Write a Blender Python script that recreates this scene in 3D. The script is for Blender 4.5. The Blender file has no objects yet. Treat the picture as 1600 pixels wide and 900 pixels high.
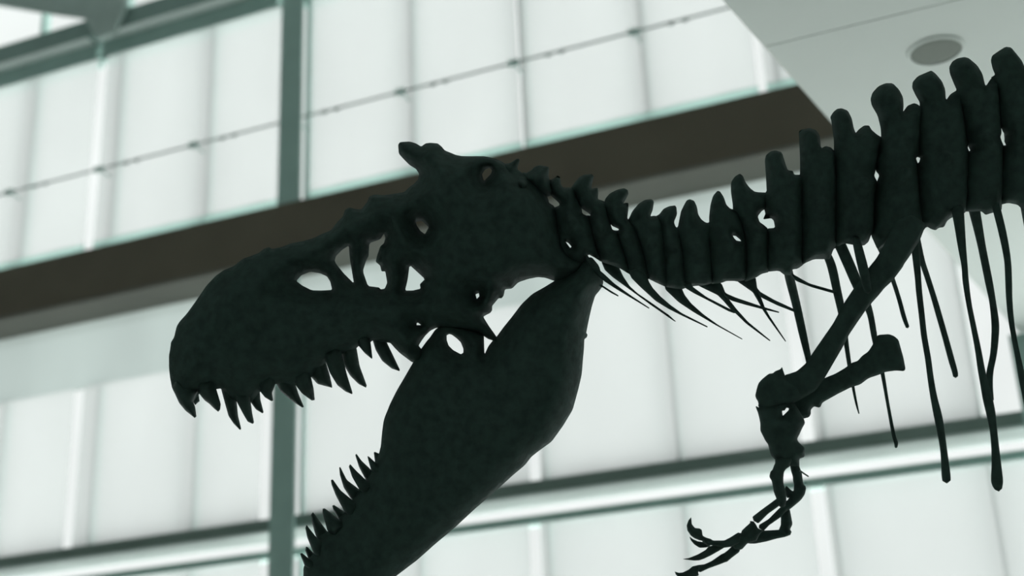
import bpy, bmesh, math, random
import numpy as np
from mathutils import Vector, Matrix, noise
from mathutils.geometry import delaunay_2d_cdt

random.seed(7)
SC = bpy.context.scene
COL = SC.collection

# ------------------------------------------------------------------ camera
F_PX = 2197.0
YAW, PITCH, ROLL = math.radians(22.0), math.radians(22.0), math.radians(2.5)
EYE = Vector((0.0, 0.0, 1.6))
fw = Vector((-math.sin(YAW) * math.cos(PITCH), math.cos(YAW) * math.cos(PITCH), math.sin(PITCH)))
rt0 = Vector((math.cos(YAW), math.sin(YAW), 0.0))
up0 = rt0.cross(fw)
rt = rt0 * math.cos(ROLL) - up0 * math.sin(ROLL)
up = up0 * math.cos(ROLL) + rt0 * math.sin(ROLL)
FOCUS = 5.0
cam_d = bpy.data.cameras.new('camera')
cam_d.sensor_width = 36.0
cam_d.lens = F_PX / 1600.0 * 36.0
cam_d.clip_start = 0.05
cam_d.clip_end = 300
cam_d.dof.use_dof = True
cam_d.dof.focus_distance = FOCUS
cam_d.dof.aperture_fstop = 1.25
cam = bpy.data.objects.new('camera', cam_d)
m = Matrix((rt, up, -fw)).transposed().to_4x4()
m.translation = EYE
cam.matrix_world = m
COL.objects.link(cam)
SC.camera = cam

# ------------------------------------------------------------------ sky, exposure
SC.view_settings.view_transform = 'Standard'
SC.view_settings.look = 'None'
SC.view_settings.gamma = 1.0
SC.view_settings.use_curve_mapping = False
SC.view_settings.exposure = 0.0
try:
    SC.cycles.use_denoising = True
    SC.cycles.max_bounces = 10
    SC.cycles.diffuse_bounces = 6
    SC.cycles.transparent_max_bounces = 24
except Exception:
    pass
SKY = (0.945, 0.985, 0.97)          # hazy overcast sky
GROUND_FILL = (3.3, 3.55, 3.45)          # unseen glow below the horizon, added to brighten ceiling and soffits
world = bpy.data.worlds.new('sky')
SC.world = world
world.use_nodes = True
nt = world.node_tree
nt.nodes.clear()
tc = nt.nodes.new('ShaderNodeTexCoord')
sep = nt.nodes.new('ShaderNodeSeparateXYZ')
nt.links.new(tc.outputs['Generated'], sep.inputs[0])
mr = nt.nodes.new('ShaderNodeMapRange')
mr.inputs['From Min'].default_value = -0.06
mr.inputs['From Max'].default_value = 0.04
nt.links.new(sep.outputs['Z'], mr.inputs['Value'])
cl = nt.nodes.new('ShaderNodeTexNoise')
cl.inputs['Scale'].default_value = 5.0
cl.inputs['Detail'].default_value = 3.0
nt.links.new(tc.outputs['Generated'], cl.inputs['Vector'])
clr = nt.nodes.new('ShaderNodeMapRange')
clr.inputs['From Min'].default_value = 0.3
clr.inputs['From Max'].default_value = 0.7
clr.inputs['To Min'].default_value = 0.90
clr.inputs['To Max'].default_value = 1.06
nt.links.new(cl.outputs['Fac'], clr.inputs['Value'])
skym = nt.nodes.new('ShaderNodeVectorMath')
skym.operation = 'SCALE'
skym.inputs[0].default_value = SKY
nt.links.new(clr.outputs[0], skym.inputs['Scale'])
mx = nt.nodes.new('ShaderNodeMix')
mx.data_type = 'RGBA'
nt.links.new(mr.outputs[0], mx.inputs['Factor'])
mx.inputs['A'].default_value = (*GROUND_FILL, 1)
nt.links.new(skym.outputs[0], mx.inputs['B'])
bg = nt.nodes.new('ShaderNodeBackground')
bg.inputs['Strength'].default_value = 1.0
nt.links.new(mx.outputs['Result'], bg.inputs['Color'])
ow = nt.nodes.new('ShaderNodeOutputWorld')
nt.links.new(bg.outputs[0], ow.inputs[0])


# ------------------------------------------------------------------ materials
def mat_surface(name, col, rough=0.6, var=0.12, scale=8.0, bump=0.0, spec=0.3, metal=0.0):
    mt = bpy.data.materials.new(name)
    mt.use_nodes = True
    n = mt.node_tree
    b = n.nodes['Principled BSDF']
    b.inputs['Roughness'].default_value = rough
    b.inputs['Metallic'].default_value = metal
    b.inputs['Specular IOR Level'].default_value = spec
    t = n.nodes.new('ShaderNodeTexCoord')
    no = n.nodes.new('ShaderNodeTexNoise')
    no.inputs['Scale'].default_value = scale
    no.inputs['Detail'].default_value = 5
    n.links.new(t.outputs['Object'], no.inputs['Vector'])
    r = n.nodes.new('ShaderNodeValToRGB')
    r.color_ramp.elements[0].position = 0.3
    r.color_ramp.elements[1].position = 0.7
    r.color_ramp.elements[0].color = (*[c * (1 - var) for c in col], 1)
    r.color_ramp.elements[1].color = (*[min(1, c * (1 + var)) for c in col], 1)
    n.links.new(no.outputs['Fac'], r.inputs[0])
    n.links.new(r.outputs[0], b.inputs['Base Color'])
    if bump:
        bp = n.nodes.new('ShaderNodeBump')
        bp.inputs['Strength'].default_value = bump
        bp.inputs['Distance'].default_value = 0.01
        n.links.new(no.outputs['Fac'], bp.inputs['Height'])
        n.links.new(bp.outputs[0], b.inputs['Normal'])
    return mt


def mat_sheet(name, clear, veil, kc, kv, gloss=0.0, var=0.04, scale=(0.6, 0.6, 0.25)):
    """clear = share seen straight through, the rest diffuses what comes from behind"""
    mt = bpy.data.materials.new(name)
    mt.use_nodes = True
    n = mt.node_tree
    n.nodes.clear()
    out = n.nodes.new('ShaderNodeOutputMaterial')
    tr = n.nodes.new('ShaderNodeBsdfTransparent')
    t = n.nodes.new('ShaderNodeTexCoord')
    mp = n.nodes.new('ShaderNodeMapping')
    mp.inputs['Scale'].default_value = scale
    n.links.new(t.outputs['Object'], mp.inputs['Vector'])
    no = n.nodes.new('ShaderNodeTexNoise')
    no.inputs['Scale'].default_value = 1.6
    no.inputs['Detail'].default_value = 2
    n.links.new(mp.outputs[0], no.inputs['Vector'])

    def tint(k):
        r = n.nodes.new('ShaderNodeValToRGB')
        r.color_ramp.elements[0].position = 0.35
        r.color_ramp.elements[1].position = 0.65
        r.color_ramp.elements[0].color = (*[c * (1 - var) for c in k], 1)
        r.color_ramp.elements[1].color = (*[min(1, c * (1 + var)) for c in k], 1)
        n.links.new(no.outputs['Fac'], r.inputs[0])
        return r.outputs[0]
    n.links.new(tint(kc), tr.inputs['Color'])
    cur = tr.outputs[0]
    if veil > 0:
        tl = n.nodes.new('ShaderNodeBsdfTranslucent')
        n.links.new(tint(kv), tl.inputs['Color'])
        mxs = n.nodes.new('ShaderNodeMixShader')
        mxs.inputs[0].default_value = veil
        n.links.new(cur, mxs.inputs[1])
        n.links.new(tl.outputs[0], mxs.inputs[2])
        cur = mxs.outputs[0]
    if gloss > 0:
        g = n.nodes.new('ShaderNodeBsdfGlossy')
        g.inputs['Roughness'].default_value = 0.05
        mxs = n.nodes.new('ShaderNodeMixShader')
        mxs.inputs[0].default_value = gloss
        n.links.new(cur, mxs.inputs[1])
        n.links.new(g.outputs[0], mxs.inputs[2])
        cur = mxs.outputs[0]
    n.links.new(cur, out.inputs['Surface'])
    return mt


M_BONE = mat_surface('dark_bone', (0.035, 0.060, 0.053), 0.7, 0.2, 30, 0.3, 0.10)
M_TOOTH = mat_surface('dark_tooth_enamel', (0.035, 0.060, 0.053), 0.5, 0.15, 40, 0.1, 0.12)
M_STEEL = mat_surface('grey_green_steel', (0.32, 0.455, 0.42), 0.5, 0.06, 3, 0, 0.3)
M_DARKSTEEL = mat_surface('dark_green_steel', (0.16, 0.215, 0.195), 0.5, 0.08, 3, 0, 0.3)
M_WHITESTEEL = mat_surface('white_painted_steel', (0.86, 0.92, 0.90), 0.5, 0.04, 3, 0, 0.3)
M_MULLION = mat_surface('aluminium_mullion', (0.50, 0.66, 0.62), 0.45, 0.05, 3, 0, 0.4)
M_PALESTEEL = mat_surface('pale_grey_steel', (0.50, 0.56, 0.54), 0.5, 0.04, 3, 0, 0.3)
M_TRANSOM = mat_surface('green_steel', (0.22, 0.31, 0.285), 0.5, 0.06, 3, 0, 0.3)
M_BRACE = mat_surface('mid_green_steel', (0.37, 0.45, 0.425), 0.5, 0.06, 3, 0, 0.3)
M_LEDGE = mat_surface('brown_cladding', (0.115, 0.099, 0.076), 0.7, 0.10, 1.2, 0, 0.2)
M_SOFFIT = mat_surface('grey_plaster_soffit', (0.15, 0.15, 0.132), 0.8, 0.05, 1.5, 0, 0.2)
M_CEIL = mat_surface('white_plaster_ceiling', (0.80, 0.83, 0.81), 0.9, 0.02, 0.8, 0, 0.1)
M_SPEAKER = mat_surface('grey_speaker_grille', (0.24, 0.26, 0.235), 0.7, 0.05, 200, 0.2, 0.2)
M_WALL = mat_surface('grey_plaster_wall', (0.66, 0.68, 0.67), 0.9, 0.05, 0.8, 0, 0.1)
M_FLOOR = mat_surface('pale_stone_floor', (0.66, 0.67, 0.65), 0.6, 0.08, 0.9, 0, 0.2)
M_ROOF = mat_surface('pale_roof_deck', (0.55, 0.58, 0.57), 0.9, 0.05, 0.8, 0, 0.1)  # unseen roof, colour made pale to bounce more light into the hall
M_GLASS = mat_sheet('window_glass', 1, 0, (0.98, 0.985, 0.983), None, 0.02, 0.012)
M_FROST = mat_sheet('frosted_glass', 1, 0.35, (0.95, 0.965, 0.96), (0.92, 0.95, 0.945), 0.0, 0.06)
M_BLIND = mat_sheet('blind_fabric', 1, 0.80, (0.95, 0.96, 0.96), (0.411, 0.411, 0.410), 0.0, 0.02)
M_HEM = mat_sheet('blind_hem', 1, 0.8, (0.74, 0.84, 0.81), (0.47, 0.57, 0.545), 0.0, 0.02)
M_SPANDREL = mat_sheet('white_frit_glass', 1, 0.6, (0.70, 0.74, 0.73), (0.445, 0.465, 0.458), 0.0, 0.03)


# ------------------------------------------------------------------ helpers
def tag(o, label=None, cat=None, group=None, kind=None):
    if label: o['label'] = label
    if cat: o['category'] = cat
    if group: o['group'] = group
    if kind: o['kind'] = kind
    return o


def empty(name, loc=(0, 0, 0)):
    o = bpy.data.objects.new(name, None)
    o.location = loc
    o.empty_display_size = 0.2
    COL.objects.link(o)
    return o


def link(name, bm, mt, parent=None, smooth=False, bevel=0.0):
    me = bpy.data.meshes.new(name)
    bmesh.ops.recalc_face_normals(bm, faces=bm.faces[:])
    bm.to_mesh(me)
    bm.free()
    me.materials.append(mt)
    if smooth:
        for p in me.polygons: p.use_smooth = True
    o = bpy.data.objects.new(name, me)
    COL.objects.link(o)
    if parent is not None:
        o.parent = parent
    if bevel:
        b = o.modifiers.new('bevel', 'BEVEL')
        b.width = bevel
        b.segments = 2
        b.limit_method = 'ANGLE'
    return o


def add_box(bm, x0, x1, y0, y1, z0, z1):
    v = [bm.verts.new(p) for p in ((x0, y0, z0), (x1, y0, z0), (x1, y1, z0), (x0, y1, z0),
                                   (x0, y0, z1), (x1, y0, z1), (x1, y1, z1), (x0, y1, z1))]
    for f in ((0, 3, 2, 1), (4, 5, 6, 7), (0, 1, 5, 4), (1, 2, 6, 5), (2, 3, 7, 6), (3, 0, 4, 7)):
        bm.faces.new([v[i] for i in f])


def box(name, b, mt, parent=None, bevel=0.0):
    bm = bmesh.new()
    add_box(bm, *b)
    return link(name, bm, mt, parent, False, bevel)


def prism(name, pts, z0, z1, mt, parent=None, axis='z', bevel=0.0):
    bm = bmesh.new()
    def P(a, b, c):
        return (a, b, c) if axis == 'z' else (a, c, b)
    lo = [bm.verts.new(P(x, y, z0)) for x, y in pts]
    hi = [bm.verts.new(P(x, y, z1)) for x, y in pts]
    n = len(pts)
    bm.faces.new(lo[::-1]); bm.faces.new(hi)
    for i in range(n):
        bm.faces.new([lo[i], lo[(i + 1) % n], hi[(i + 1) % n], hi[i]])
    return link(name, bm, mt, parent, False, bevel)


def tube_into(bm, pts, rads, seg=12, flat=1.0):
    """closed tube along pts (Vectors) with a radius for each point"""
    n = len(pts)
    rings = []
    ref = Vector((0, 1, 0))
    for i, p in enumerate(pts):
        t = (pts[min(i + 1, n - 1)] - pts[max(i - 1, 0)]).normalized()
        a = t.cross(ref)
        if a.length < 1e-4: a = t.cross(Vector((1, 0, 0)))
        a.normalize()
        b = t.cross(a).normalized()
        rings.append([bm.verts.new(p + (a * math.cos(2 * math.pi * k / seg) + b * math.sin(2 * math.pi * k / seg) * flat) * rads[i])
                      for k in range(seg)])
    for i in range(n - 1):
        for k in range(seg):
            bm.faces.new([rings[i][k], rings[i][(k + 1) % seg], rings[i + 1][(k + 1) % seg], rings[i + 1][k]])
    for r, p, s in ((rings[0], pts[0], -1), (rings[-1], pts[-1], 1)):
        t = (pts[1] - pts[0]) if s < 0 else (pts[-1] - pts[-2])
        rr = rads[0] if s < 0 else rads[-1]
        c = bm.verts.new(p + t.normalized() * s * rr * 0.7)
        for k in range(seg):
            bm.faces.new([r[k], r[(k + 1) % seg], c])


# ------------------------------------------------------------------ the hall
WY = 14.0                     # inner plane of the glazed facade
XL, XR = -20.0, 6.0
box('floor', (XL, XR, -9, WY + 0.3, -0.3, 0), M_FLOOR)
tag(bpy.data.objects['floor'], 'pale stone floor of the museum hall', 'floor', kind='structure')
for nm, b, lb in (('wall_left', (XL - 0.3, XL, -9, WY + 0.3, 0, 17), 'plain grey plaster wall at the left end of the hall'),
                  ('wall_right', (XR, XR + 0.3, -9, WY + 0.3, 0, 17), 'plain grey plaster wall at the right end of the hall'),
                  ('wall_back', (XL, XR, -9.3, -9, 0, 17), 'plain grey plaster wall behind the visitor')):
    tag(box(nm, b, M_WALL), lb, 'wall', kind='structure')
tag(box('ceiling_roof', (XL - .3, XR + .3, -9.3, WY + 0.6, 17, 17.3), M_ROOF), 'pale roof deck high over the hall', 'ceiling', kind='structure')
bpy.data.objects['ceiling_roof'].name = 'roof'

# mullion lines of the facade, 1.53 m apart
MX = [-8.43 + 1.527 * k for k in range(-7, 9)]
COLX = -8.72


def glazing(idx, label, x0, x1, z0, z1, glass, rail=None, mw=0.036, head=True):
    """one band of windows: panes, mullions, frame, and a thin rail with its clips"""
    w = empty('window_%d' % idx, ((x0 + x1) / 2, WY, z0))
    tag(w, label, 'window', kind='structure')
    ox, oz = w.location.x, w.location.z

    def sub(name, b, mt, par=w, bevel=0.0):
        o = box(name, (b[0] - ox, b[1] - ox, b[2] - WY, b[3] - WY, b[4] - oz, b[5] - oz), mt, par, bevel)
        return o
    xs = [x for x in MX if x0 + 0.15 < x < x1 - 0.15]
    edges = [x0] + xs + [x1]
    for a, b in zip(edges[:-1], edges[1:]):
        sub('pane', (a, b, WY + 0.060, WY + 0.072, z0, z1), glass)
    for x in xs:
        sub('mullion', (x - mw, x + mw, WY + 0.0, WY + 0.13, z0, z1), M_MULLION)
    bm = bmesh.new()
    add_box(bm, x0 - ox, x1 - ox, -0.02, 0.08, 0.0, 0.05)
    if head: add_box(bm, x0 - ox, x1 - ox, -0.02, 0.13, z1 - z0 - 0.07, z1 - z0)
    link('window_frame', bm, M_MULLION, w)
    if rail:
        bm = bmesh.new()
        tube_into(bm, [Vector((x0 - 0.2 - ox, -0.33, rail - oz)), Vector((x1 + 0.2 - ox, -0.33, rail - oz))], [0.014, 0.014], 8)
        r = link('glazing_rail', bm, M_DARKSTEEL, w, True)
        for x in xs:
            bm = bmesh.new()
            add_box(bm, x - 0.07 - ox, x + 0.07 - ox, -0.36, -0.30, rail - 0.035 - oz, rail + 0.035 - oz)
            add_box(bm, x - 0.012 - ox, x + 0.012 - ox, -0.30, 0.01, rail - 0.012 - oz, rail + 0.012 - oz)
            link('rail_clip', bm, M_STEEL, r, False, 0.012)
            for dx in (0.45, 0.62):
                bm = bmesh.new()
                add_box(bm, x + dx - 0.035 - ox, x + dx + 0.035 - ox, -0.35, -0.31, rail - 0.03 - oz, rail + 0.012 - oz)
                link('rail_clip', bm, M_DARKSTEEL, r, False, 0.008)
    return w


RZ = 1.6 + (10.67 - 1.6) * 13.67 / 14.0
glazing(1, 'upper band of tall windows left of the steel column', XL, COLX - 0.1, 8.95, 12.78, M_GLASS, RZ, head=False)
glazing(2, 'upper band of tall windows right of the steel column', COLX + 0.1, XR, 8.95, 12.78, M_GLASS, RZ, head=False)
glazing(3, 'middle band of windows under the ledge, left of the steel column', XL, COLX - 0.1, 5.28, 7.46, M_GLASS, mw=0.024, head=False)
glazing(4, 'middle band of windows under the ledge, right of the steel column', COLX + 0.1, XR, 5.28, 7.46, M_GLASS, mw=0.024, head=False)
glazing(5, 'lowest band of windows under the transom, left of the steel column', XL, COLX - 0.1, 0.3, 4.98, M_GLASS, mw=0.024)
glazing(6, 'lowest band of windows under the transom, right of the steel column', COLX + 0.1, XR, 0.3, 4.98, M_GLASS, mw=0.024)
glazing(7, 'clerestory windows above the upper transom', XL, XR, 13.15, 17.0, M_GLASS)
tag(box('wall_front', (XL, XR, WY, WY + 0.3, 0, 0.3), M_WALL), 'low plinth wall under the glazed facade', 'wall', kind='structure')

# pale spandrel band between the ledge and the middle windows
s = empty('trim_1', (0, WY, 7.46))
tag(s, 'pale frosted spandrel band under the brown ledge', 'spandrel', kind='structure')
for a, b in ((XL, COLX - 0.1), (COLX + 0.1, XR)):
    box('spandrel_panel', (a, b, 0.0, 0.012, 0, 1.0), M_SPANDREL, s)

# brown ledge: floor slab edge with a grey soffit
s = empty('trim_2', (0, WY, 8.43))
tag(s, 'deep brown ledge running the length of the glazed facade', 'ledge', kind='structure')
box('ledge_face', (XL, XR, 13.39 - WY, 0.05, 0.004, 0.70), M_LEDGE, s)
box('ledge_soffit', (XL, XR, 13.395 - WY, 0.28, -0.03, 0.003), M_SOFFIT, s)

# upper transom: deep channel with a lighter underside
s = empty('trim_3', (0, WY, 12.5))
tag(s, 'upper steel transom above the tall windows', 'transom', kind='structure')
box('transom_beam', (XL, XR, -0.20, 0.16, 0.26, 0.55), M_TRANSOM, s, 0.01)
for a, b in ((XL, -11.95), (-11.84, COLX - 0.2), (COLX + 0.16, XR)):
    box('transom_soffit', (a + 0.05, b - 0.05, -0.19, 0.10, 0.235, 0.26), M_WHITESTEEL, s)
    box('blind_box', (a, b, -0.03, 0.16, -0.08, 0.235), M_STEEL, s, 0.01)
# lower transom
s = empty('trim_4', (0, WY, 5.12))
tag(s, 'lower steel transom with pale underside below the middle windows', 'transom', kind='structure')
box('transom_beam', (XL, XR, -0.42, 0.03, 0.03, 0.165), M_DARKSTEEL, s, 0.01)
box('transom_soffit', (XL, XR, -0.415, 0.10, 0.005, 0.03), M_PALESTEEL, s)
box('transom_rail', (XL, XR, -0.05, 0.12, -0.132, -0.116), M_MULLION, s)

# columns and the heavy roof members at top left
def column(x, w, lb, z1=17.0, y0=13.42, y1=13.47):
    c = empty('column', (x, y0, 0))
    tag(c, lb, 'column', kind='structure')
    bm = bmesh.new()
    for (a, b, p, q) in ((-w / 2, w / 2, 0, 0.02), (-w / 2, w / 2, y1 - y0 - 0.02, y1 - y0), (-w / 2, -w / 2 + 0.02, 0.02, y1 - y0 - 0.02), (w / 2 - 0.02, w / 2, 0.02, y1 - y0 - 0.02)):
        add_box(bm, a, b, p, q, 0, z1)
    link('shaft', bm, M_STEEL, c)
    return c


def scr(px, py, y):
    """point of the photograph taken back to the upright plane Y = y"""
    d = fw + rt * ((px - 800) / F_PX) + up * ((450 - py) / F_PX)
    p = EYE + d * ((y - EYE.y) / d.y)
    return p


cxl = (scr(426, 640, 13.42).x + scr(460, 640, 13.42).x) / 2
COLW = abs(scr(460, 640, 13.42).x - scr(424, 640, 13.42).x)
column(cxl, COLW, 'grey green steel column rising past the skull in front of the windows')
column(scr(1589, 600, 13.42).x + COLW / 2, COLW, 'grey green steel column behind the ribs at the right, ending under the ceiling', z1=5.98)
s = empty('trim_5', (-11.9, WY, 13.1))
tag(s, 'dark sloping steel roof brace above the upper transom at top left', 'brace', kind='structure')
BRY = 13.66
outline = [(193, -25), (194, 8), (190, 20), (178, 50), (150, 60), (140, 44), (134, 31), (128, 27), (65, 18.5), (0, 8), (-420, -60), (-420, -260), (193, -260)]
bp = [scr(x, y, BRY) for x, y in outline]
prism('brace_plate', [(p.x + 11.9, p.z - 13.1) for p in bp], BRY - WY, BRY - WY + 0.08, M_BRACE, s, 'y', 0.02)

# low ceiling on the right, two boards with an open joint, one round fitting
CZ = 6.0
def edge_x(y): return -0.25 + (y - 13.67) * (-1.36 + 0.25) / (6.70 - 13.67)
ce = empty('ceiling', (0, 10, CZ))
tag(ce, 'low pale ceiling over the right of the hall', 'ceiling', kind='structure')
SEAM_Y = 7.30
for y0, y1 in ((-9.0, SEAM_Y - 0.006), (SEAM_Y + 0.006, WY - 0.05)):
    prism('ceiling_panel', [(edge_x(y0), y0 - 10), (XR, y0 - 10), (XR, y1 - 10), (edge_x(y1), y1 - 10)], 0, 0.3, M_CEIL, ce)
prism('joint_backing', [(edge_x(SEAM_Y - .02) + 0.01, SEAM_Y - 0.02 - 10), (XR, SEAM_Y - .02 - 10), (XR, SEAM_Y + .02 - 10), (edge_x(SEAM_Y + .02) + .01, SEAM_Y + .02 - 10)], 0.3, 0.33, M_CEIL, ce)

sp = empty('ceiling_speaker', (-0.335, 7.81, CZ))
tag(sp, 'round grey fitting set flush in the pale low ceiling above the skeleton', 'ceiling fitting')
bm = bmesh.new()
N = 48
prof = [(0.0, -0.012), (0.10, -0.012), (0.148, -0.008), (0.150, 0.0), (0.0, 0.0)]
rings = []
for r, z in prof[1:4]:
    rings.append([bm.verts.new((r * math.cos(2 * math.pi * k / N), r * math.sin(2 * math.pi * k / N), z)) for k in range(N)])
bm.faces.new(rings[0])
for a, b in zip(rings[:-1], rings[1:]):
    for k in range(N):
        bm.faces.new([a[k], a[(k + 1) % N], b[(k + 1) % N], b[k]])
bm.faces.new(rings[-1][::-1])
link('grille', bm, M_SPEAKER, sp)
bm = bmesh.new()
prof = [(0.150, -0.001), (0.152, -0.014), (0.165, -0.012), (0.172, -0.001)]
rings = [[bm.verts.new((r * math.cos(2 * math.pi * k / N), r * math.sin(2 * math.pi * k / N), z)) for k in range(N)] for r, z in prof]
for a, b in zip(rings, rings[1:] + rings[:1]):
    for k in range(N):
        bm.faces.new([a[k], a[(k + 1) % N], b[(k + 1) % N], b[k]])
link('rim', bm, M_CEIL, sp)

# roller blinds: each a fabric sheet with its bottom bar
BY = 13.90
def blind(x0, x1, z0, z1, label, group, roller=True, bar=0.03):
    b = empty('roller_blind', ((x0 + x1) / 2, BY, z0))
    tag(b, label, 'blind', group)
    h = (x1 - x0) / 2
    bm = bmesh.new()                       # one layer of cloth hanging in very shallow waves
    n = 24
    lo = [bm.verts.new((-h + 2 * h * i / n, 0.004 * math.sin(i * 1.1), bar)) for i in range(n + 1)]
    hi = [bm.verts.new((-h + 2 * h * i / n, 0.004 * math.sin(i * 1.1), z1 - z0)) for i in range(n + 1)]
    for i in range(n):
        bm.faces.new([lo[i], lo[i + 1], hi[i + 1], hi[i]])
    link('fabric', bm, M_BLIND, b, True)
    box('bottom_bar', (-h, h, -0.008, 0.012, 0, bar), M_HEM, b)
    if roller:
        bm = bmesh.new()
        tube_into(bm, [Vector((-h, 0.02, z1 - z0 + 0.02)), Vector((h, 0.02, z1 - z0 + 0.02))], [0.025, 0.025], 12)
        link('roller', bm, M_STEEL, b, True)
    return b


def bx(px, py): return scr(px, py, BY).x
ug, lg, bg_ = 'roller blinds over the upper windows', 'roller blinds over the middle windows', 'roller blinds over the lowest windows'
y_u, y_l, y_b = 240, 740, 860
UZ = (9.40, 12.40)
LZ = (5.29, 7.45)
BZ = (3.2, 4.90)
for x0, x1, lb in ((-15.2, bx(143, y_u), 'sheer blind at far left of the upper windows, left of the bright slit'),
                   (bx(157, y_u), bx(437, y_u), 'sheer blind on upper windows between bright slit and steel column'),
                   (bx(484, y_u), bx(816, y_u), 'sheer blind on upper windows just right of the steel column'),
                   (bx(823, y_u), bx(1197, y_u), 'sheer blind on upper windows above the neck, left of the low ceiling'),
                   (bx(1211, y_u), bx(1500, y_u), 'sheer blind on upper windows cut off by the low ceiling')):
    blind(x0, x1, *UZ, lb, ug, True, 0.10)
for x0, x1, lb in ((-15.0, bx(107, y_l), 'sheer blind on middle windows at far left, below the snout'),
                   (bx(121, y_l), bx(407, y_l), 'sheer blind on middle windows under the snout, left of the column'),
                   (bx(476, y_l), bx(828, y_l), 'sheer blind on middle windows behind the open jaws'),
                   (bx(845, y_l), bx(1258, y_l), 'sheer blind on middle windows between lower jaw and arm'),
                   (bx(1280, y_l), bx(1550, y_l), 'sheer blind on middle windows behind the hanging ribs')):
    blind(x0, x1, *LZ, lb, lg, False)
for x0, x1, lb in ((-15.0, bx(100, y_b), 'sheer blind on lowest windows at the bottom left corner'),
                   (bx(114, y_b), bx(407, y_b), 'sheer blind on lowest windows just left of the steel column'),
                   (bx(478, y_b), bx(828, y_b), 'sheer blind on lowest windows below the lower jaw'),
                   (bx(846, y_b), bx(1277, y_b), 'sheer blind on lowest windows behind the claws'),
                   (bx(1300, y_b), bx(1640, y_b), 'sheer blind on lowest windows at the bottom right corner')):
    blind(x0, x1, *BZ, lb, bg_)

# ------------------------------------------------------------------ the skeleton
DD = FOCUS
MM = DD / F_PX                        # metres for one pixel of the photograph at the skeleton
ROOT = empty('dinosaur_skeleton')
mw = Matrix((rt, fw, up)).transposed().to_4x4()
mw.translation = EYE + fw * DD
ROOT.matrix_world = mw
tag(ROOT, 'dark mounted dinosaur skeleton with open toothed jaws, long neck and small clawed arm', 'skeleton')


def loc(px, py, w=0.0):
    k = (DD + w) / F_PX
    return Vector(((px - 800) * k, w, (450 - py) * k))


def corner_cut(pts, r=0.16):
    out = []
    n = len(pts)
    for i in range(n):
        a, b = pts[i], pts[(i + 1) % n]
        L = math.hypot(b[0] - a[0], b[1] - a[1])
        q = min(r, 3.0 / max(L, 1e-6))
        out.append((a[0] + (b[0] - a[0]) * q, a[1] + (b[1] - a[1]) * q))
        out.append((b[0] + (a[0] - b[0]) * q, b[1] + (a[1] - b[1]) * q))
    return out


def resample(pts, step):
    out = []
    n = len(pts)
    for i in range(n):
        a, b = pts[i], pts[(i + 1) % n]
        L = math.hypot(b[0] - a[0], b[1] - a[1])
        if L < 0.15: continue
        k = max(1, int(round(L / step)))
        for j in range(k):
            t = j / k
            out.append((a[0] + (b[0] - a[0]) * t, a[1] + (b[1] - a[1]) * t))
    return out


def inside(P, poly):
    x, y = P[:, 0], P[:, 1]
    c = np.zeros(len(P), bool)
    n = len(poly)
    for i in range(n):
        x0, y0 = poly[i]
        x1, y1 = poly[(i + 1) % n]
        if y0 == y1: continue
        hit = ((y0 > y) != (y1 > y)) & (x < (x1 - x0) * (y - y0) / (y1 - y0) + x0)
        c ^= hit
    return c


def seg_dist(P, loops):
    d = np.full(len(P), 1e9)
    for lp in loops:
        A = np.array(lp); B = np.roll(A, -1, 0)
        for a, b in zip(A, B):
            ab = b - a
            t = np.clip(((P - a) @ ab) / max(ab @ ab, 1e-9), 0, 1)
            d = np.minimum(d, np.hypot(*(P - a - t[:, None] * ab).T))
    return d


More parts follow.
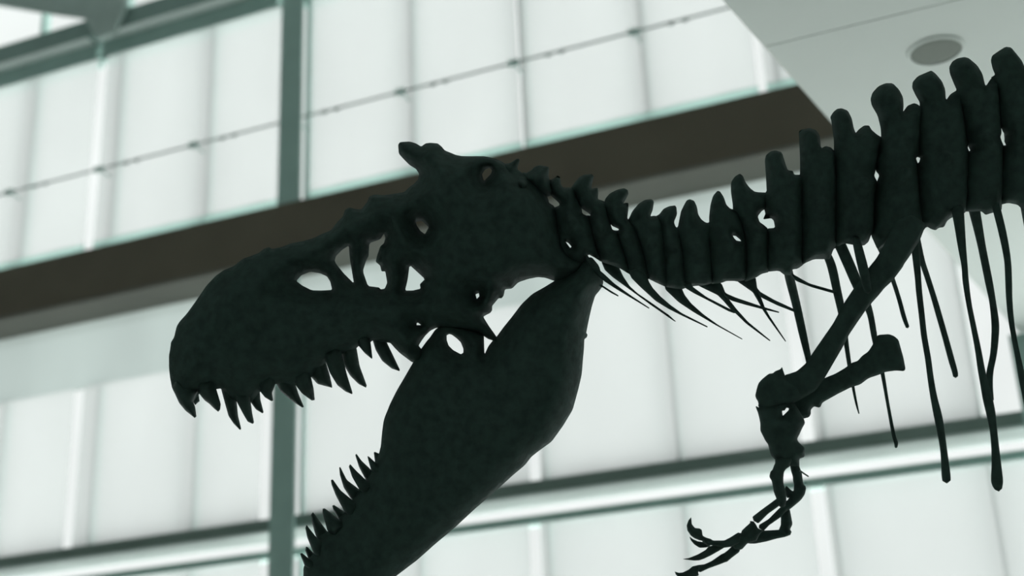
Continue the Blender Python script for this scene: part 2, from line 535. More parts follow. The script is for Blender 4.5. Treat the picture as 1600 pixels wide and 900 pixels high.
def bone(name, pts, parent, holes=(), w=0.0, cap=30.0, ratio=1.0, step=None, mt=None, cut=0.16, wide=None, knob=None, rough=0.10, power=2.0):
    """a solid bone: side outline in the skeleton's own plane, swelling to its real thickness on both sides"""
    loops = [corner_cut(pts, cut) if cut else list(pts)] + [corner_cut(h, 0.12) for h in holes]
    xs = [p[0] for p in pts]; ys = [p[1] for p in pts]
    size = max(max(xs) - min(xs), max(ys) - min(ys))
    if step is None: step = min(8.0, max(2.2, size / 26))
    loops = [resample(l, step) for l in loops]
    gx = np.arange(min(xs), max(xs), step)
    gy = np.arange(min(ys), max(ys), step * 0.87)
    G = np.array([(x + (step / 2 if j % 2 else 0), y) for j, y in enumerate(gy) for x in gx])
    ok = inside(G, loops[0])
    for h in loops[1:]: ok &= ~inside(G, h)
    G = G[ok]
    if len(G):
        d = seg_dist(G, loops)
        G = G[d > step * 0.45]
    V, E = [], []
    for l in loops:
        s0 = len(V)
        V += l
        E += [(s0 + i, s0 + (i + 1) % len(l)) for i in range(len(l))]
    V += [tuple(g) for g in G]
    vo, eo, fo, _, _, _ = delaunay_2d_cdt([Vector(v) for v in V], E, [], 0, 1e-4)
    VO = np.array([(v.x, v.y) for v in vo])
    cen = np.array([VO[list(f)].mean(0) for f in fo])
    keep = inside(cen, loops[0])
    for h in loops[1:]: keep &= ~inside(cen, h)
    faces = [tuple(f) for f, k in zip(fo, keep) if k]
    d = seg_dist(VO, loops)
    d[d < 0.02] = 0
    Rm = min(cap, d.max())
    x = np.clip(d / Rm, 0, 1)
    t = (1 - (1 - x) ** power) * Rm * MM * ratio
    if wide: t = t * np.array([wide(*p) for p in VO])
    if knob:
        kx, ky, kr, ka = knob
        t = t + (x > 0) * ka * np.exp(-((VO[:, 0] - kx) ** 2 + (VO[:, 1] - ky) ** 2) / (2 * kr * kr)) * np.clip(x * 2, 0, 1)
    for i in range(len(VO)):
        t[i] *= 1 + rough * noise.noise(Vector((VO[i, 0] * 0.05, VO[i, 1] * 0.05, w * 3 + len(pts))))
    bm = bmesh.new()
    fr, bk = {}, {}
    used = {i for f in faces for i in f}
    for i in used:
        c = loc(VO[i, 0], VO[i, 1], w)
        if t[i] <= 1e-7:
            fr[i] = bk[i] = bm.verts.new(c)
        else:
            fr[i] = bm.verts.new(c + Vector((0, -t[i], 0)))
            bk[i] = bm.verts.new(c + Vector((0, t[i], 0)))
    for f in faces:
        a = [fr[i] for i in f]
        b = [bk[i] for i in f][::-1]
        try: bm.faces.new(a)
        except ValueError: pass
        if set(a) == set(b):      # a sliver with all corners on the rim
            continue
        try: bm.faces.new(b)
        except ValueError: pass
    return link(name, bm, mt or M_BONE, parent, True)


def spline(pts, sub=6):
    out = []
    P = [np.array(p, float) for p in pts]
    for i in range(len(P) - 1):
        p0, p1, p2, p3 = P[max(i - 1, 0)], P[i], P[i + 1], P[min(i + 2, len(P) - 1)]
        for k in range(sub):
            t = k / sub
            out.append(0.5 * ((2 * p1) + (-p0 + p2) * t + (2 * p0 - 5 * p1 + 4 * p2 - p3) * t * t + (-p0 + 3 * p1 - 3 * p2 + p3) * t ** 3))
    out.append(P[-1])
    return out


def rib(pts, parent, side, belly=0.24, name='rib'):
    """a curved rib; pts are (x, y, half width); side -1 near, +1 far"""
    sp_ = spline(pts)
    n = len(sp_)
    V, R = [], []
    for i, (x, y, r) in enumerate(sp_):
        f = i / (n - 1)
        w = side * (0.04 + belly * math.sin(min(1.0, f * 1.15) * math.pi * 0.62))
        V.append(loc(x, y, w))
        R.append(max(0.3, r) * (DD + w) / F_PX)
    bm = bmesh.new()
    tube_into(bm, V, R, 12, 0.75)
    return link(name, bm, M_BONE, parent, True)


# ---- skull
SKULL = [(622, 226), (625, 222), (640, 221), (650, 224), (658, 229), (665, 224), (672, 223), (684, 224), (690, 229), (695, 235), (705, 239),
         (712, 242), (722, 244), (740, 244), (757, 244), (770, 247), (782, 251), (791, 257), (797, 261), (820, 273), (845, 286), (856, 309),
         (858, 317), (866, 322), (871, 335), (876, 360), (878, 378), (883, 392), (897, 404), (915, 407), (905, 430), (880, 440),
         (866, 439), (852, 434), (840, 433), (825, 436), (810, 441), (800, 451), (789, 452), (787, 462), (784, 466), (779, 466), (774, 472), (769, 478),
         (769, 485), (766, 489), (760, 492), (755, 495), (763, 508), (775, 525), (787, 541), (777, 545), (770, 532), (763, 530), (757, 526), (748, 519), (720, 516), (702, 514), (690, 511),
         (680, 513), (672, 517), (664, 525), (659, 532), (654, 540), (659, 546), (664, 553), (662, 566), (645, 567), (625, 552), (617, 544), (610, 536), (604, 535),
         (582, 532), (579, 535), (560, 541), (557, 544), (534, 553), (509, 566), (486, 590), (462, 603), (432, 599), (406, 612), (392, 630),
         (371, 629), (345, 607), (338, 608), (311, 615), (302, 629), (280, 628),
         (269, 607), (266, 592), (264, 575), (264, 555), (266, 545), (267, 535), (272, 527), (276, 510), (281, 502), (292, 490), (305, 472), (322, 447),
         (337, 431), (350, 422), (365, 416), (380, 404), (392, 400), (405, 395), (412, 389), (420, 386), (425, 389), (440, 386), (455, 380), (472, 377), (490, 372),
         (502, 366), (517, 360), (527, 347), (536, 338), (539, 328), (546, 324), (557, 327), (565, 327), (574, 315), (577, 307), (585, 304), (600, 305),
         (620, 302), (632, 300), (640, 292), (646, 288), (653, 281), (655, 272), (650, 264), (640, 258), (630, 248), (623, 240)]
SKULL_HOLES = [
    [(463, 439), (471, 430), (485, 424.5), (500, 427), (511, 432), (516, 440), (519, 453), (502, 454), (487, 453.5), (472, 446)],
    [(545, 384), (535, 390), (525, 400), (523, 407), (525, 412), (537, 427), (553, 443), (550, 425), (547, 407), (546, 398)],
    [(600, 365), (594, 374), (577, 380), (576, 400), (572, 407), (567, 424), (575, 447), (592, 449), (595, 452), (601, 451), (605, 442), (602, 424),
     (596, 424), (594, 415), (587, 409), (589, 400), (594, 385), (600, 380), (602, 372)],
    [(640, 414), (664, 436), (656, 444), (657, 451), (645, 454), (633, 454), (637, 437)],
    [(650, 347), (659, 345), (670, 355), (664, 366), (657, 361), (651, 352)],
    [(753, 272), (758, 265), (765, 262), (769, 266), (767, 272), (756, 283)],
    [(743, 460), (748, 458), (749, 463), (745, 467)],
    [(651, 505), (653, 504), (658, 508), (651, 508)],
]
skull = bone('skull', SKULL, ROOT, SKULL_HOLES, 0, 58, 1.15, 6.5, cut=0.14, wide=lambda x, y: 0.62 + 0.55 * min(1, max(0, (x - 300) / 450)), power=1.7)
UPPER = [
    ([(269, 606), (280, 630), (290, 642), (299, 649), (304, 653), (307, 651), (305, 636), (302, 628)], (8, -18)),
    ([(297, 618), (303, 630), (305, 633), (309, 629), (312, 627), (310, 613)], (0, -14)),
    ([(310, 613), (315, 620), (320, 626), (327, 631), (335, 639), (341, 643.5), (344, 640), (345, 631), (338, 608)], (-2, -18)),
    ([(345, 606), (350, 625), (357, 650), (365, 662), (375, 672), (377, 670), (372, 650), (370, 628)], (-3, -18)),
    ([(370, 628), (380, 647), (387, 659), (395, 662.5), (397, 660), (394, 645), (392, 629)], (-3, -16)),
    ([(392, 629), (400, 640), (410, 646), (412, 644), (407, 625), (406, 611)], (-4, -16)),
    ([(406, 611), (414, 621), (424, 627), (427, 626), (425, 614), (431, 598)], (-4, -16)),
    ([(431, 598), (439, 612), (457, 627), (472, 637), (475, 636), (467, 617), (462, 602)], (-5, -16)),
    ([(462, 602), (472, 615), (487, 626), (492, 625), (490, 607), (486, 589)], (-5, -16)),
    ([(486, 589), (496, 600), (507, 603), (519, 606), (519, 603), (515, 585), (509, 565)], (-5, -16)),
    ([(509, 565), (515, 582), (527, 602), (540, 612), (550, 616), (551, 614), (542, 585), (534, 552)], (-5, -16)),
    ([(534, 552), (537, 570), (547, 587), (560, 600), (572, 606), (573, 602), (562, 572), (557, 543)], (-5, -16)),
    ([(560, 540), (570, 552), (581, 561), (582, 559), (579, 534)], (-4, -16)),
    ([(582, 531), (587, 547), (597, 564), (612, 576), (624, 580), (625, 578), (615, 557), (604, 534)], (-5, -16)),
]
for k, (p, (dx, dy)) in enumerate(UPPER):
    a, b = p[0], p[-1]
    bone('tooth', p + [(b[0] + dx, b[1] + dy), (a[0] + dx, a[1] + dy)], skull, (), 0.02 * (1 if k % 2 else -1), 14, 1.0, 2.6, M_TOOTH, 0.08, rough=0.03)

# ---- lower jaw
JAW_BASE = [(476, 882), (483, 873), (490, 864), (494, 839), (512, 831), (529, 811), (539, 800), (550, 781), (562, 765), (572, 750), (580, 734), (586, 722), (592, 709)]
JAW = [(474, 900), (474, 888)] + JAW_BASE + [
    (595, 697), (597, 675), (599, 660), (601, 652), (610, 630), (620, 610), (633, 588), (645, 567), (658, 545), (666, 534), (672, 527), (680, 515),
    (690, 508), (712, 508), (740, 516), (756, 522), (757, 554), (763, 541), (770, 532), (776, 526), (787, 511), (800, 495), (815, 475), (832, 459), (850, 449), (866, 439),
    (880, 430), (900, 415), (915, 402), (925, 402), (936, 415), (943, 440), (941, 448), (936, 455), (930, 462), (925, 478), (921, 495), (918, 510), (916, 520), (918, 523),
    (917, 527), (913, 530), (912.5, 545), (911, 560), (909, 585), (904, 607), (895, 640), (880, 665), (862, 690), (840, 706), (830, 714), (820, 727), (802, 742),
    (770, 771), (740, 797), (710, 825), (680, 850), (652, 875), (619, 900), (585, 925), (545, 950), (505, 955), (480, 940), (473, 915)]
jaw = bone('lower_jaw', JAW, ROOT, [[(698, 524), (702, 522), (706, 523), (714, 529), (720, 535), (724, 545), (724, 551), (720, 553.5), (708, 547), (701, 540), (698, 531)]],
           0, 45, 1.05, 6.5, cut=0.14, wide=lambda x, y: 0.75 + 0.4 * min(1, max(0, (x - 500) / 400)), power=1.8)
LOWER = [
    [(476, 884), (470, 869), (469, 865), (472, 864), (483, 873)],
    [(482, 874), (477, 860), (478, 854), (481, 855), (490, 864)],
    [(490, 865), (480, 840), (477, 825), (479, 820), (482, 824), (494, 839)],
    [(494, 840), (487, 815), (486, 804), (489, 800), (500, 815), (512, 831)],
    [(512, 831), (504, 802), (504, 795), (507, 794), (518, 802), (529, 811)],
    [(529, 812), (521, 797), (519, 790), (522, 789), (539, 800)],
    [(539, 801), (525, 775), (518, 757), (517, 750), (520, 749), (532, 766), (550, 781)],
    [(550, 782), (537, 762), (531, 742), (530, 730), (532, 730), (542, 750), (562, 765)],
    [(562, 766), (550, 745), (545, 729), (547, 725), (557, 736), (572, 750)],
    [(572, 751), (561, 730), (555, 711), (557, 709), (565, 720), (580, 734)],
    [(580, 735), (576, 721), (574, 713), (576, 713), (586, 722)],
    [(586, 723), (584, 707), (586, 706), (593, 709)],
]
for k, p in enumerate(LOWER):
    a, b = p[0], p[-1]
    bone('tooth', p + [(b[0] + 14, b[1] + 9), (a[0] + 14, a[1] + 9)], jaw, (), 0.02 * (1 if k % 2 else -1), 14, 1.0, 2.4, M_TOOTH, 0.08, rough=0.03)

# ---- neck and back vertebrae, one by one from the skull backwards
VERT = [
    [(785, 256), (797, 255), (807, 248), (811, 248), (812, 251), (808, 264), (815, 270), (826, 272), (838, 300), (854, 308), (850, 330), (800, 330), (780, 300)],
    [(816, 269), (822, 270), (830, 266), (836, 260), (843, 258), (855, 260), (858, 262), (857, 275), (860, 284), (866, 300), (861, 306), (856, 308), (840, 306), (815, 285)],
    [(855, 281), (862, 281), (868, 277), (871, 274), (875, 276), (877, 290), (881, 293), (897, 293), (903, 310), (909, 325), (910, 334), (920, 338), (927, 355), (932, 385), (940, 410),
     (930, 403), (919, 397), (914, 412), (898, 414), (884, 406), (873, 390), (868, 375), (864, 350), (864, 325), (874, 321), (874, 318), (868, 312), (861, 306), (857, 295)],
    [(892, 294), (898, 285), (905, 277), (912, 273), (925, 272), (928, 276), (924, 292), (925, 295), (934, 293), (935, 300), (934, 311), (940, 313), (948, 316), (952, 340),
     (955, 353), (957, 359), (966, 361), (972, 378), (978, 400), (986, 430), (976, 424), (968, 419), (955, 414), (938, 409), (926, 375), (919, 343), (917, 336), (923, 337), (921, 334), (912, 328), (909, 326), (904, 322), (898, 305)],
    [(936, 312), (944, 317), (946, 310), (953, 302), (965, 296), (975, 294), (981, 297), (982, 303), (978, 311), (974, 318), (977, 317), (982, 317), (982, 325), (980, 343), (992, 350), (1002, 375),
     (1010, 400), (1016, 437), (1000, 432), (984, 428), (972, 395), (963, 370), (960, 360), (966, 360), (967, 358), (963, 356), (956, 353), (948, 340), (942, 325)],
    [(976, 342), (982, 343), (988, 330), (998, 318), (1008, 312), (1018, 311), (1022, 315), (1020, 328), (1016, 338), (1022, 337), (1030, 338), (1038, 350), (1042, 400), (1044, 450),
     (1028, 443), (1012, 435), (1000, 395), (988, 362)],
    [(1024, 338), (1030, 335), (1037, 326), (1046, 322), (1055, 321), (1057, 324), (1058, 335), (1053, 347), (1056, 355), (1064, 358), (1070, 400), (1074, 449), (1066, 452), (1055, 451), (1038, 448), (1032, 400), (1028, 350)],
    [(1052, 356), (1059, 355), (1061, 345), (1064, 330), (1069, 320), (1073, 313), (1078, 311), (1085, 314), (1089, 323), (1091, 335), (1096, 343), (1103, 348), (1111, 348), (1113, 370), (1115, 442),
     (1100, 446), (1083, 447), (1067, 451), (1060, 400)],
    [(1100, 348), (1108, 348), (1108, 338), (1110, 320), (1114, 306), (1121, 298), (1125, 299), (1131, 308), (1135, 320), (1141, 326), (1153, 329), (1162, 350), (1167, 380), (1168, 437),
     (1152, 440), (1147, 439), (1135, 439), (1128, 442), (1110, 444), (1104, 400)],
    [(1145, 330), (1145, 320), (1142, 300), (1142, 285), (1148, 276), (1156, 271), (1161, 275), (1165, 285), (1172, 294), (1180, 300), (1200, 301), (1198, 318), (1195, 327), (1190, 330), (1184, 338), (1187, 347),
     (1193, 351), (1200, 357), (1203, 400), (1202, 425), (1190, 428), (1181, 434), (1162, 441), (1163, 400), (1163, 370), (1155, 350)],
    [(1184, 303), (1198, 301), (1197, 280), (1195, 250), (1197, 242), (1205, 236), (1212, 235), (1222, 238), (1227, 255), (1231, 266), (1239, 267), (1241, 273), (1254, 273), (1256, 300), (1255, 414), (1246, 420),
     (1238, 421), (1236, 430), (1226, 430), (1217, 423), (1195, 425), (1194, 400), (1198, 357), (1211, 356), (1209, 345), (1205, 341), (1192, 343), (1196, 334), (1194, 327), (1190, 315)],
    [(1246, 276), (1250, 273), (1250, 250), (1248, 205), (1254, 202), (1265, 200), (1275, 203), (1281, 212), (1283, 232), (1290, 228), (1298, 230), (1306, 238), (1309, 280), (1307, 385), (1302, 390), (1297, 405),
     (1288, 405), (1272, 405), (1258, 411), (1247, 420), (1248, 350)],
    [(1298, 242), (1303, 236), (1303, 220), (1299, 190), (1297, 183), (1302, 175), (1308, 170), (1315, 169), (1325, 173), (1331, 185), (1334, 200), (1337, 208), (1342, 202), (1350, 196), (1358, 196), (1362, 203), (1370, 210),
     (1380, 216), (1374, 240), (1368, 267), (1366, 275), (1371, 284), (1368, 300), (1366, 363), (1361, 367), (1357, 378), (1350, 384), (1335, 383), (1318, 380), (1302, 390), (1299, 330)],
    [(1370, 214), (1377, 215), (1376, 200), (1371, 180), (1362, 165), (1360, 155), (1363, 145), (1372, 135), (1383, 130), (1395, 130), (1405, 140), (1411, 152), (1412, 165), (1411, 175), (1418, 165), (1428, 161), (1434, 163),
     (1442, 170), (1440, 200), (1436, 244), (1431, 247), (1434, 255), (1438, 300), (1444, 362), (1420, 372), (1380, 385), (1371, 390), (1361, 368), (1363, 320), (1370, 284), (1374, 274), (1368, 267), (1368, 240)],
    [(1432, 174), (1437, 168), (1437, 160), (1430, 148), (1425, 137), (1426, 128), (1434, 119), (1448, 113), (1455, 110), (1462, 115), (1472, 127), (1477, 140), (1478, 157), (1485, 147), (1495, 141), (1502, 150), (1510, 200),
     (1513, 226), (1512, 231), (1514, 236), (1513, 300), (1510, 332), (1487, 340), (1480, 345), (1475, 355), (1467, 356), (1462, 360), (1455, 358), (1448, 354), (1438, 366), (1430, 300), (1433, 255), (1436, 254), (1438, 247), (1433, 245), (1430, 220)],
    [(1488, 146), (1495, 141), (1490, 130), (1484, 115), (1483, 105), (1488, 96), (1496, 91), (1507, 89), (1514, 91), (1527, 102), (1535, 115), (1539, 132), (1541, 134), (1548, 123), (1557, 117), (1562, 150), (1565, 208),
     (1563, 214), (1565, 220), (1568, 227), (1568, 290), (1565, 330), (1549, 333), (1540, 336), (1533, 330), (1505, 331), (1503, 280), (1511, 236), (1516, 236), (1515, 229), (1511, 225), (1506, 200)],
    [(1548, 121), (1555, 117), (1551, 108), (1548, 95), (1550, 87), (1560, 80), (1571, 73), (1580, 74), (1589, 85), (1597, 95), (1603, 110), (1614, 116), (1620, 200), (1618, 326), (1597, 327),
     (1590, 320), (1575, 317), (1560, 321), (1559, 280), (1566, 227), (1572, 227), (1570, 220), (1572, 211), (1568, 208), (1560, 190)],
]
VH = {2: [[(884, 378), (888, 379.5), (893, 385.5), (891, 387.5)]], 8: [[(1145, 368), (1150, 369), (1156, 374), (1158, 377), (1151, 376), (1147, 372)]]}
last = VERT[-1]
for sx, sy in ((60, -16), (121, -28)):
    VERT.append([(x + sx, y + sy) for x, y in last])
for i, p in enumerate(VERT):
    cx = sum(q[0] for q in p) / len(p)
    by = max(q[1] for q in p)
    ty = min(q[1] for q in p)
    cap = 20 if i < 9 else 26
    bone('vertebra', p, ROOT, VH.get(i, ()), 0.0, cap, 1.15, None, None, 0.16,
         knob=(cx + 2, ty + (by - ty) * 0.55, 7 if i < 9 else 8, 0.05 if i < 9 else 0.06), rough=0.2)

# ---- thin ribs under the neck
NECK = [
    ([(938, 443), (942, 446), (955, 454.5), (966.5, 461.5), (966, 463.5), (955, 458), (942, 449.5), (936, 447)], -1),
    ([(912, 392), (919, 400), (928, 415), (944, 428), (960, 443), (985, 461), (1015, 481), (1014, 482.5), (990, 468), (960, 450), (944, 439.5), (935, 432), (918, 415)], -1),
    ([(940, 407), (940, 410), (945, 422), (957, 433), (968, 441), (990, 457), (1016, 476), (1053, 501.8), (1056.5, 502.5), (1045, 492), (1020, 474.5), (996, 458), (984, 447), (974, 432), (968, 419), (962, 408)], 1),
    ([(983.5, 424), (984, 429), (987, 435), (1000, 448), (1024, 470), (1045, 483), (1065, 493), (1105, 511.8), (1106, 510), (1065, 489), (1047, 476), (1032, 463), (1020, 450), (1014, 440), (1012, 434), (1006, 424), (992, 420)], -1),
    ([(1038, 445), (1040, 453), (1060, 472), (1084, 488), (1119, 508.5), (1159.5, 530.6), (1160.2, 529.3), (1122, 507.5), (1099, 491), (1080, 474), (1070, 461), (1066, 452), (1068, 446), (1055, 440)], 1),
    ([(1068, 445), (1072, 451), (1085, 458.7), (1104, 468.3), (1137.5, 486), (1147, 489.6), (1151, 488), (1141, 483), (1104, 464), (1083, 448.5), (1080, 442)], -1),
    ([(1090, 443), (1092, 447), (1121, 461), (1130, 470), (1142, 484), (1150, 490.5), (1166, 506), (1202.5, 533), (1204, 531.8), (1169, 503), (1151, 483), (1141, 470), (1134, 458.5), (1128, 444), (1120, 437)], 1),
    ([(1130, 454), (1136, 459), (1150, 465), (1187.5, 477.8), (1217.5, 487), (1217, 489), (1192, 483.4), (1166, 476.6), (1143, 470), (1132, 463)], -1),
    ([(1150, 437), (1153, 440.5), (1176, 456.5), (1185, 472), (1192, 485), (1200, 497), (1227, 534), (1228.3, 533), (1202, 493), (1195, 480), (1189.5, 465), (1186, 455), (1183, 449), (1181, 434), (1165, 430)], 1),
    ([(1184, 451), (1188, 456), (1210, 468.6), (1240, 482.5), (1248, 490), (1240, 487.2), (1214, 477), (1189, 464.8)], -1),
    ([(1234, 424), (1242, 430), (1265, 443), (1302, 453.5), (1308, 459), (1302, 458.4), (1268, 448.8), (1243, 438.8)], 1),
]
for p, sd in NECK:
    bone('neck_rib', p, ROOT, (), sd * 0.05, 10, 0.8, 2.6, None, 0.08, rough=0.03)

# ---- ribs of the chest
RIBS = [
    ([(1229, 412, 7), (1234, 435, 7.5), (1244, 475, 6.8), (1254, 520, 6.3), (1263, 560, 5), (1270, 595, 4)], 1),
    ([(1288, 390, 6), (1299, 415, 7.2), (1308, 455, 6.8), (1316, 492, 6), (1322, 535, 4), (1327, 569, 3.4), (1333, 605, 2.4), (1338, 630, 1.9), (1342, 646, 1)], 1),
    ([(1308, 372, 9), (1325, 410, 9), (1340, 445, 8.5), (1352, 470, 7), (1360, 492, 5.2), (1366, 525, 4.8), (1373, 560, 3.6), (1379, 584, 3.2), (1387, 630, 2.6), (1396, 678, 3), (1400, 692, 3.2), (1400, 699, 2)], 1),
    ([(1338, 375, 7), (1344, 400, 8), (1350, 425, 8), (1356, 455, 6)], -1),
    ([(1372, 380, 5), (1385, 410, 4), (1396, 440, 3.6), (1405, 468, 3.5), (1412, 494, 3.6), (1418, 511, 3)], 1),
    ([(1429, 375, 7), (1434, 430, 5.2), (1436, 455, 5), (1440, 490, 4.8), (1444, 525, 4.8), (1450, 560, 4.9), (1454, 590, 5), (1459, 620, 5.5), (1466, 652, 6.6), (1471, 680, 5.9), (1475, 708, 5.6), (1478, 740, 7), (1479, 751, 6.6)], -1),
    ([(1430, 362, 6), (1440, 405, 4.8), (1448, 430, 4.6), (1457, 458, 4.6), (1465, 485, 4.8), (1477, 527, 4.8), (1486, 560, 5), (1492, 581, 4.6), (1493, 588, 4)], 1),
    ([(1496, 325, 10), (1499, 350, 8.5), (1503, 385, 6.6), (1507, 415, 5), (1509, 440, 5), (1514, 475, 4.4), (1521, 510, 4.5), (1528, 545, 5), (1533, 575, 5.8), (1538, 600, 6.5), (1543, 622, 7.8), (1548, 645, 7.4), (1552, 670, 6), (1555, 700, 6.3), (1557, 730, 8), (1558, 752, 9.4), (1560, 764, 6)], -1),
    ([(1521, 322, 9.5), (1527, 350, 8), (1533, 380, 6.6), (1538, 405, 6.3), (1545, 440, 6.2), (1551, 472, 5.4), (1555, 505, 6.2), (1554.5, 530, 5.9), (1552, 555, 5.4), (1547, 580, 5.5), (1545, 602, 6.5), (1546, 625, 7)], 1),
    ([(1555, 318, 6.5), (1566, 362, 6.3), (1574, 405, 5.5), (1576, 440, 5.4), (1577, 468, 5), (1580, 500, 4.6), (1585, 530, 4.2), (1591, 560, 4.5), (1597, 590, 5.5), (1604, 625, 5.5), (1611, 665, 5.5), (1618, 715, 6)], -1),
    ([(1600, 322, 6), (1607, 360, 6), (1615, 420, 5.5), (1622, 490, 5), (1630, 560, 5), (1638, 630, 5)], 1),
    ([(1632, 300, 7), (1642, 360, 6), (1652, 430, 5.5), (1660, 500, 5), (1672, 580, 5.5), (1684, 650, 6)], -1),
]
for p, sd in RIBS:
    rib(p, ROOT, sd)

# ---- shoulder, arm and hand
ARM_W = -0.22
bone('scapula', [(1226, 586), (1236, 583), (1245, 580), (1260, 567), (1270, 551), (1302, 505), (1319, 473), (1335, 449), (1355, 421), (1369, 404), (1380, 385), (1400, 345), (1425, 335), (1447, 350),
                 (1438, 374), (1421, 401), (1413, 412), (1410, 418), (1398, 434), (1391, 442), (1382, 450), (1374, 460), (1365, 470), (1354, 483), (1340, 503), (1326, 524), (1317, 542), (1289, 590), (1275, 610), (1250, 625), (1230, 615), (1218, 600)],
     ROOT, (), ARM_W, 16, 0.6)
bone('coracoid', [(1228, 590), (1224.5, 581), (1222, 573), (1219, 577), (1211, 580), (1208, 583), (1201, 584), (1190, 593), (1185, 599), (1182.5, 607), (1180, 618), (1181.5, 623), (1184.5, 627.5), (1186, 640),
                  (1200, 644), (1213, 640), (1222, 634), (1236, 632), (1255, 622), (1250, 600)], ROOT, (), ARM_W, 18, 0.8)
bone('scapula', [(1285, 592), (1305, 584), (1322, 574), (1330, 567), (1340, 564), (1347, 556), (1357, 549), (1365, 536), (1371, 524), (1375, 523), (1389, 522), (1397, 525), (1404, 531), (1407, 542), (1412, 560),
                 (1415, 577), (1412, 580), (1400, 579), (1384, 581), (1375, 585), (1357, 591), (1344, 601), (1330, 605), (1310, 615), (1285, 629), (1282, 636), (1279, 637), (1272, 635), (1267, 640), (1267, 647), (1264, 652),
                 (1256, 654), (1242, 656), (1237, 636), (1240, 618), (1262, 603)], ROOT, (), ARM_W + 0.05, 18, 0.6)
bone('humerus', [(1184, 632), (1186, 637), (1182, 634.5), (1180.5, 635.5), (1184, 644), (1186.5, 654), (1188, 662), (1188, 673), (1192, 681), (1196, 689), (1200, 694), (1202, 702), (1204.5, 711), (1211, 718), (1212, 727),
                 (1249, 729), (1249, 717), (1257, 714), (1258, 705), (1257, 699), (1252, 695), (1248, 691), (1245.5, 686), (1250, 677), (1253, 670), (1258, 661), (1256, 654), (1248, 640), (1240, 628), (1200, 628)],
     ROOT, [[(1222, 642), (1226, 641.5), (1229, 637), (1232.5, 638), (1232, 641), (1223, 650)]], ARM_W, 18, 0.9, 3.2)
bone('radius', [(1211, 716), (1211, 724), (1209, 728), (1207, 734), (1204, 736.5), (1202, 744), (1203, 747), (1205.6, 751), (1207.5, 760), (1209, 769), (1213.5, 780), (1217, 792), (1227, 792), (1229, 780), (1228, 768),
                (1226, 762), (1224, 755), (1224, 746), (1225, 737.5), (1228, 733), (1234, 729), (1238, 715)], ROOT, (), ARM_W - 0.03, 9, 0.9, 2.4)
bone('ulna', [(1234, 714), (1235, 730), (1236, 736), (1238.5, 744), (1239, 751), (1240.6, 757.5), (1240, 767), (1237.5, 767), (1230.5, 760.5), (1229, 759), (1226.5, 762), (1227, 772), (1230, 778.5), (1233, 777.5), (1230.5, 781.5), (1227, 783), (1218, 793),
              (1222, 803), (1234, 796), (1251, 782), (1257.5, 773), (1259.5, 764), (1259, 760), (1255.6, 757), (1254, 747.5), (1253, 739), (1251.5, 735), (1249, 729), (1249, 722), (1245.6, 712)], ROOT, (), ARM_W + 0.03, 9, 0.9, 2.4)
bm = bmesh.new()
tube_into(bm, [loc(1250, 735.5, ARM_W), loc(1257, 740.5, ARM_W), loc(1263, 744.5, ARM_W)], [0.0028, 0.0028, 0.0026], 8)
link('support_pin', bm, M_DARKSTEEL, ROOT, True)
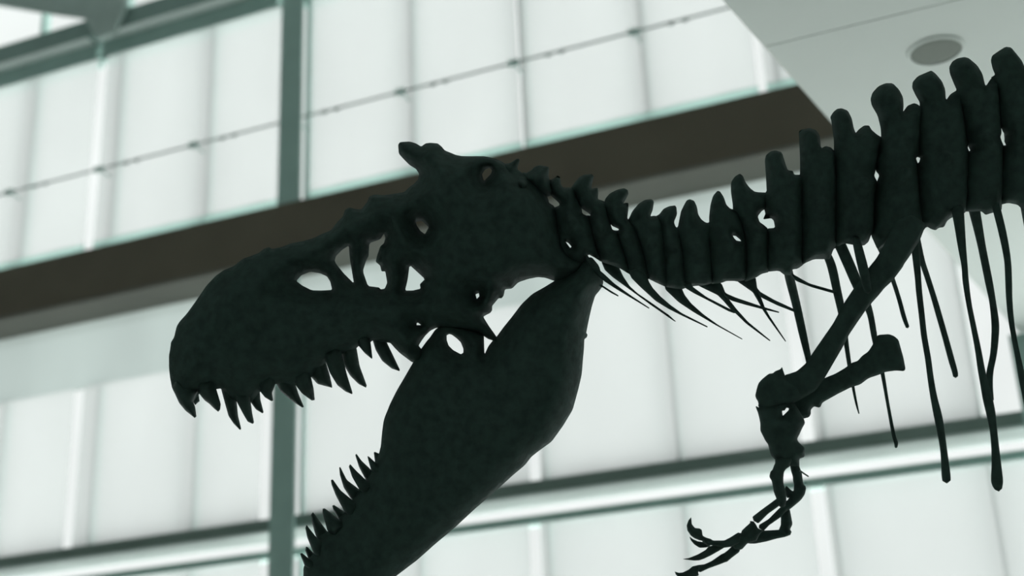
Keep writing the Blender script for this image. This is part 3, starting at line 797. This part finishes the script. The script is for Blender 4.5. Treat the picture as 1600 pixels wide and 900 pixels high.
HAND = [
    ('metacarpal', [(1213.5, 779), (1200, 789), (1189, 797), (1175.5, 807.5), (1177.5, 814), (1185, 818), (1200, 803), (1217.5, 790.5), (1224, 784), (1220, 775)], -0.03, 0.9),
    ('metacarpal', [(1218, 793.5), (1201, 811), (1186, 820), (1185.5, 825), (1193, 830), (1202, 820.5), (1220, 808), (1230, 797), (1230, 788)], 0.02, 0.9),
    ('forearm_bone', [(1220, 800), (1220, 820), (1217, 827.5), (1212, 832), (1228, 838.5), (1235, 836), (1237, 831), (1234.5, 827), (1238.5, 819), (1234, 795), (1226, 792)], 0.05, 0.9),
    ('metacarpal', [(1219, 827.5), (1205, 828.5), (1193, 829), (1180, 832), (1164, 842), (1164, 848), (1172, 849.5), (1180, 849.5), (1198, 846), (1212, 842), (1229, 838.5), (1228, 830)], 0.05, 0.9),
    ('carpal', [(1171.7, 814), (1177.5, 814.5), (1181, 819), (1184, 825), (1192, 829), (1186, 837), (1182, 845), (1168, 849), (1159.5, 858.3), (1156, 859), (1148, 858), (1142, 850), (1143, 840), (1153, 832), (1158, 833), (1159, 829), (1172, 817)], 0.0, 1.0),
    ('phalanx', [(1158, 833), (1153, 832), (1140.5, 840), (1131.7, 844.5), (1114, 844.5), (1110.5, 842), (1101.7, 839.5), (1098, 838), (1097, 846), (1106, 853), (1112, 852), (1131, 856), (1142.8, 854.4), (1156, 848)], -0.02, 0.9),
    ('claw', [(1080, 808), (1075.6, 813), (1072.8, 821), (1074, 829), (1079.4, 837), (1085, 841), (1092, 844), (1102, 846), (1105, 841), (1098, 837), (1096.7, 828), (1092.8, 825.5), (1086, 825), (1081, 819)], -0.03, 0.8),
    ('claw', [(1077, 838), (1079.5, 844.5), (1085, 851), (1093, 856), (1104, 855.5), (1110, 853), (1108, 846), (1100, 847), (1090.5, 845.8), (1083, 842.5)], 0.02, 0.8),
    ('claw', [(1066, 873.7), (1077, 871.7), (1091.7, 865.6), (1102.8, 859), (1107, 854), (1122, 850), (1140, 852), (1132.8, 855), (1122.8, 861), (1110.5, 868), (1100.6, 872.8), (1092.8, 875.6), (1084, 876)], 0.0, 0.8),
    ('phalanx', [(1144, 853), (1138, 859), (1131.7, 864), (1127, 866), (1122.8, 869), (1111.7, 876.7), (1100.6, 881.7), (1090.5, 882.8), (1088, 890), (1094, 894.4), (1108, 887.8), (1125, 881.7), (1133, 878.5), (1136, 877.8), (1142.8, 872),
                 (1155, 862.8), (1157, 858), (1154, 852)], 0.03, 0.9),
    ('claw', [(1092, 882.5), (1086, 884), (1081.7, 885), (1076, 890), (1067, 894.4), (1060.5, 895), (1054, 892.8), (1056, 897.8), (1060, 902), (1070, 906), (1082, 904), (1092, 899), (1091, 894.4), (1094, 888)], 0.03, 0.8),
]
for nm, p, dw, rr in HAND:
    bone(nm, p, ROOT, (), ARM_W + dw, 9, rr, 2.2, None, 0.10, rough=0.05)
